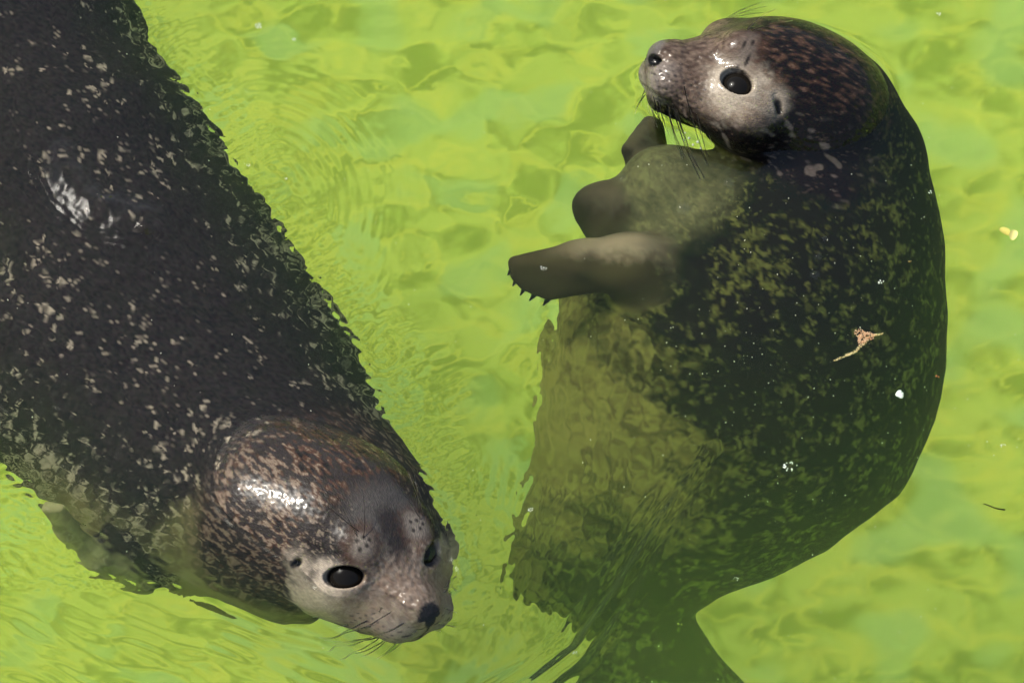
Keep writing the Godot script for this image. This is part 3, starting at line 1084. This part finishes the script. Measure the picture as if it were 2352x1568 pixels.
func build_floating_things() -> void:
	var white := paint(Color(0.72, 0.74, 0.72), 0.7)
	var bits := [
		[593, 60, 14, 2.6, "largest white fluff in the open water at the top, near the dark seal's rump"],
		[675, 92, 7, 1.5, "small white fluff just right of the largest fluff at the top"],
		[570, 380, 7, 1.3, "small white fluff beside the ragged right flank of the dark swimming seal"],
		[2024, 648, 10, 2.2, "white fluff above the orange catkin, on the dark back of the upright seal"],
		[2157, 33, 8, 1.7, "white fluff near the top right, behind the upright seal's head"],
		[2138, 442, 8, 1.6, "white fluff at the upright seal's right shoulder edge"],
		[1815, 1072, 16, 4.4, "wide wispy fluff low on the dark flank of the upright seal"],
		[1220, 1172, 8, 1.9, "white fluff on the ripples right of the swimming seal's face"],
		[2305, 1025, 8, 1.8, "pale fluff over bright green floor at the right margin, above the twig"],
		[1248, 617, 8, 2.2, "thin white flake over the near fore flipper of the upright seal"],
		[655, 412, 6, 1.2, "glinting white speck on the ring ripples right of the swimming seal"],
		[1690, 1330, 8, 1.8, "pale fluff at the lower right edge of the upright seal's body"],
		[1320, 1500, 7, 1.8, "white fluff riding the long wave crest at the bottom"],
	]
	for b in bits:
		var o := put("water_fluff", lump(b[2], Vector2(b[3], b[3] * 0.8) * 1.6 * MM, 0.55 * MM * sqrt(b[3])), white)
		o.position = surface_at(b[0], b[1])
		tag(o, b[4], "fluff", "bits of white fluff floating on the pool")
	# a round white ball of foam or down
	var ball := put("down_ball", lump(60, Vector2(3.6, 3.6) * MM, 1.5 * MM, 0.0012), white)
	ball.position = surface_at(2067, 908)
	tag(ball, "round white ball of down floating on the upright seal's dark lower back", "down ball")
	# the catkin
	var cat := Node3D.new()
	cat.name = "catkin"
	add_child(cat, true)
	cat.position = surface_at(1985, 775)
	tag(cat, "orange brown catkin with a thin crumbly tail, floating over the upright seal", "catkin")
	var st := SurfaceTool.new()
	st.begin(Mesh.PRIMITIVE_TRIANGLES)
	st.set_smooth_group(-1)
	for k in 230:
		var a := rng.randf() * TAU
		var r := sqrt(rng.randf()) * (1.0 + 0.35 * cos(a * 3.0 + 0.6))
		st.set_color(Color(0.42, 0.20, 0.10).lerp(Color(0.62, 0.46, 0.30), rng.randf()))
		crumb(st, Vector3(cos(a) * r * 0.0088, 0.0006 + rng.randf() * 0.0022 * (1.2 - r * 0.7), sin(a) * r * 0.0085), Vector3.ONE * rng.randf_range(0.0005, 0.0011))
	st.generate_normals()
	var grainy := paint(Color.WHITE, 0.85, 0.3)
	grainy.vertex_color_use_as_albedo = true
	put("seed_cluster", st.commit(), grainy, cat)
	for tail in [[[Vector2(1985, 790), Vector2(1965, 808), Vector2(1945, 817), Vector2(1918, 829)], 110, "tail"], [[Vector2(2000, 772), Vector2(2015, 770), Vector2(2030, 765)], 34, "tail"]]:
		st = SurfaceTool.new()
		st.begin(Mesh.PRIMITIVE_TRIANGLES)
		st.set_smooth_group(-1)
		var pts: Array = tail[0]
		for k in tail[1]:
			var t := rng.randf() * (pts.size() - 1.001)
			var p: Vector2 = pts[int(t)].lerp(pts[int(t) + 1], fposmod(t, 1.0))
			var c := at(p.x, p.y) - cat.position
			st.set_color(Color(0.50, 0.36, 0.15).lerp(Color(0.62, 0.54, 0.33), rng.randf()))
			crumb(st, c + Vector3(rng.randf_range(-1, 1), 0, rng.randf_range(-1, 1)) * 0.0012 + Vector3.UP * 0.0006, Vector3.ONE * rng.randf_range(0.0004, 0.0009))
		st.generate_normals()
		put(tail[2], st.commit(), grainy, cat)
	# a yellow petal in two halves
	var petal := Node3D.new()
	petal.name = "fallen_petal"
	add_child(petal, true)
	petal.position = surface_at(2320, 538)
	tag(petal, "pale yellow petal in two curled halves floating near the right margin", "petal")
	for k in 2:
		var v := PackedVector3Array()
		for j in 9:
			for i in 9:
				var a := i / 8.0 * 2.0 - 1.0
				var b := j / 8.0 * 2.0 - 1.0
				var r := Vector2(a * sqrt(1.0 - b * b * 0.5), b * sqrt(1.0 - a * a * 0.5))
				v.append(Vector3(r.x * 0.0042, 0.0012 + 0.0018 * r.x * r.x, r.y * 0.0066))
		var am := ArrayMesh.new()
		am.add_surface_from_arrays(Mesh.PRIMITIVE_TRIANGLES, sheet(v, 8, 8))
		var o := put("petal_half", am, paint([Color(0.40, 0.36, 0.07), Color(0.48, 0.44, 0.15)][k], 0.7), petal)
		o.position = [Vector3(-0.0045, 0, -0.0025), Vector3(0.0035, 0.0008, 0.0022)][k]
		o.rotation.y = [0.9, -0.3][k]
	# a twig
	var tp := []
	for q in [[2260, 1157], [2272, 1161], [2286, 1167], [2298, 1170], [2309, 1171]]:
		tp.append(surface_at(q[0], q[1]) + Vector3.UP * 0.0004)
	var twig := put("twig", tube(tp, 0.0004, 0.0007, 6), paint(Color(0.05, 0.03, 0.015), 0.8))
	tag(twig, "thin dark twig lying on the water near the right margin", "twig")
	# crumbs of leaf
	for q in [[2090, 602, Color(0.40, 0.25, 0.10), "small brown leaf crumb on the upright seal's back, right of its flipper"], [2153, 866, Color(0.38, 0.09, 0.04), "tiny red crumb at the right edge of the upright seal's back"], [1562, 1435, Color(0.30, 0.30, 0.08), "small olive crumb over the upright seal's hind end"]]:
		var o := put("leaf_crumb", lump(5, Vector2(2.6, 1.2) * MM, 0.9 * MM), paint(q[2], 0.8))
		o.position = surface_at(q[0], q[1])
		tag(o, q[3], "leaf crumb", "crumbs of leaf floating on the pool")
	# bubbles: thin domes on the water
	var film := StandardMaterial3D.new()
	film.transparency = BaseMaterial3D.TRANSPARENCY_ALPHA
	film.albedo_color = Color(1, 1, 1, 0.002)
	film.roughness = 0.02
	film.metallic_specular = 0.25
	for q in [[1570, 480, 7.5, "largest clear bubble, at the upright seal's throat below its cheek"], [1872, 632, 5.0, "clear bubble over the upright seal's shoulder, largest of that chain"], [1896, 548, 3.6, "small clear bubble over the upright seal's shoulder, top of its chain"], [1880, 590, 4.0, "clear bubble over the upright seal's shoulder, middle of its chain"], [1675, 420, 6.0, "shiny bubble floating just below the upright seal's jaw"], [1430, 410, 5.0, "bubble by the folded far flipper of the upright seal"]]:
		var sm := SphereMesh.new()
		sm.radius = q[2] * MM
		sm.height = q[2] * MM * 0.8
		sm.is_hemisphere = true
		var o := put("bubble", sm, film)
		o.position = surface_at(q[0], q[1]) + Vector3.UP * 0.0003
		tag(o, q[3], "bubble", "clear bubbles on the water")
	# dust on the water
	for k in 2:
		var mm := MultiMesh.new()
		mm.transform_format = MultiMesh.TRANSFORM_3D
		mm.mesh = lump(3, Vector2(0.5, 0.4) * MM, 0.42 * MM)
		var spots: Array[Transform3D] = []
		for i in 330 if k == 0 else 130:
			var px := rng.randf_range(0.0, PLAN_W) if k == 1 or i % 3 == 0 else clampf(rng.randfn(1830.0, 230.0), 1150.0, 2340.0)
			var py := rng.randf_range(0.0, PLAN_H) if k == 1 or i % 3 == 0 else clampf(rng.randfn(850.0, 300.0), 380.0, 1560.0)
			var p := surface_at(px, py)
			if minf(seal_left.to_head(p).length(), seal_right.to_head(p).length()) < 12.5:
				continue
			spots.append(Transform3D(Basis(Vector3.UP, rng.randf() * TAU).scaled(Vector3.ONE * rng.randf_range(0.35, 1.5)), p))
		mm.instance_count = spots.size()
		for i in spots.size():
			mm.set_instance_transform(i, spots[i])
		var o := MultiMeshInstance3D.new()
		o.name = ["floating_dust", "floating_dirt"][k]
		o.multimesh = mm
		o.material_override = [paint(Color(0.6, 0.62, 0.5), 0.8), paint(Color(0.06, 0.06, 0.03), 0.8)][k]
		add_child(o, true)
		tag(o, "", "", "", "stuff")
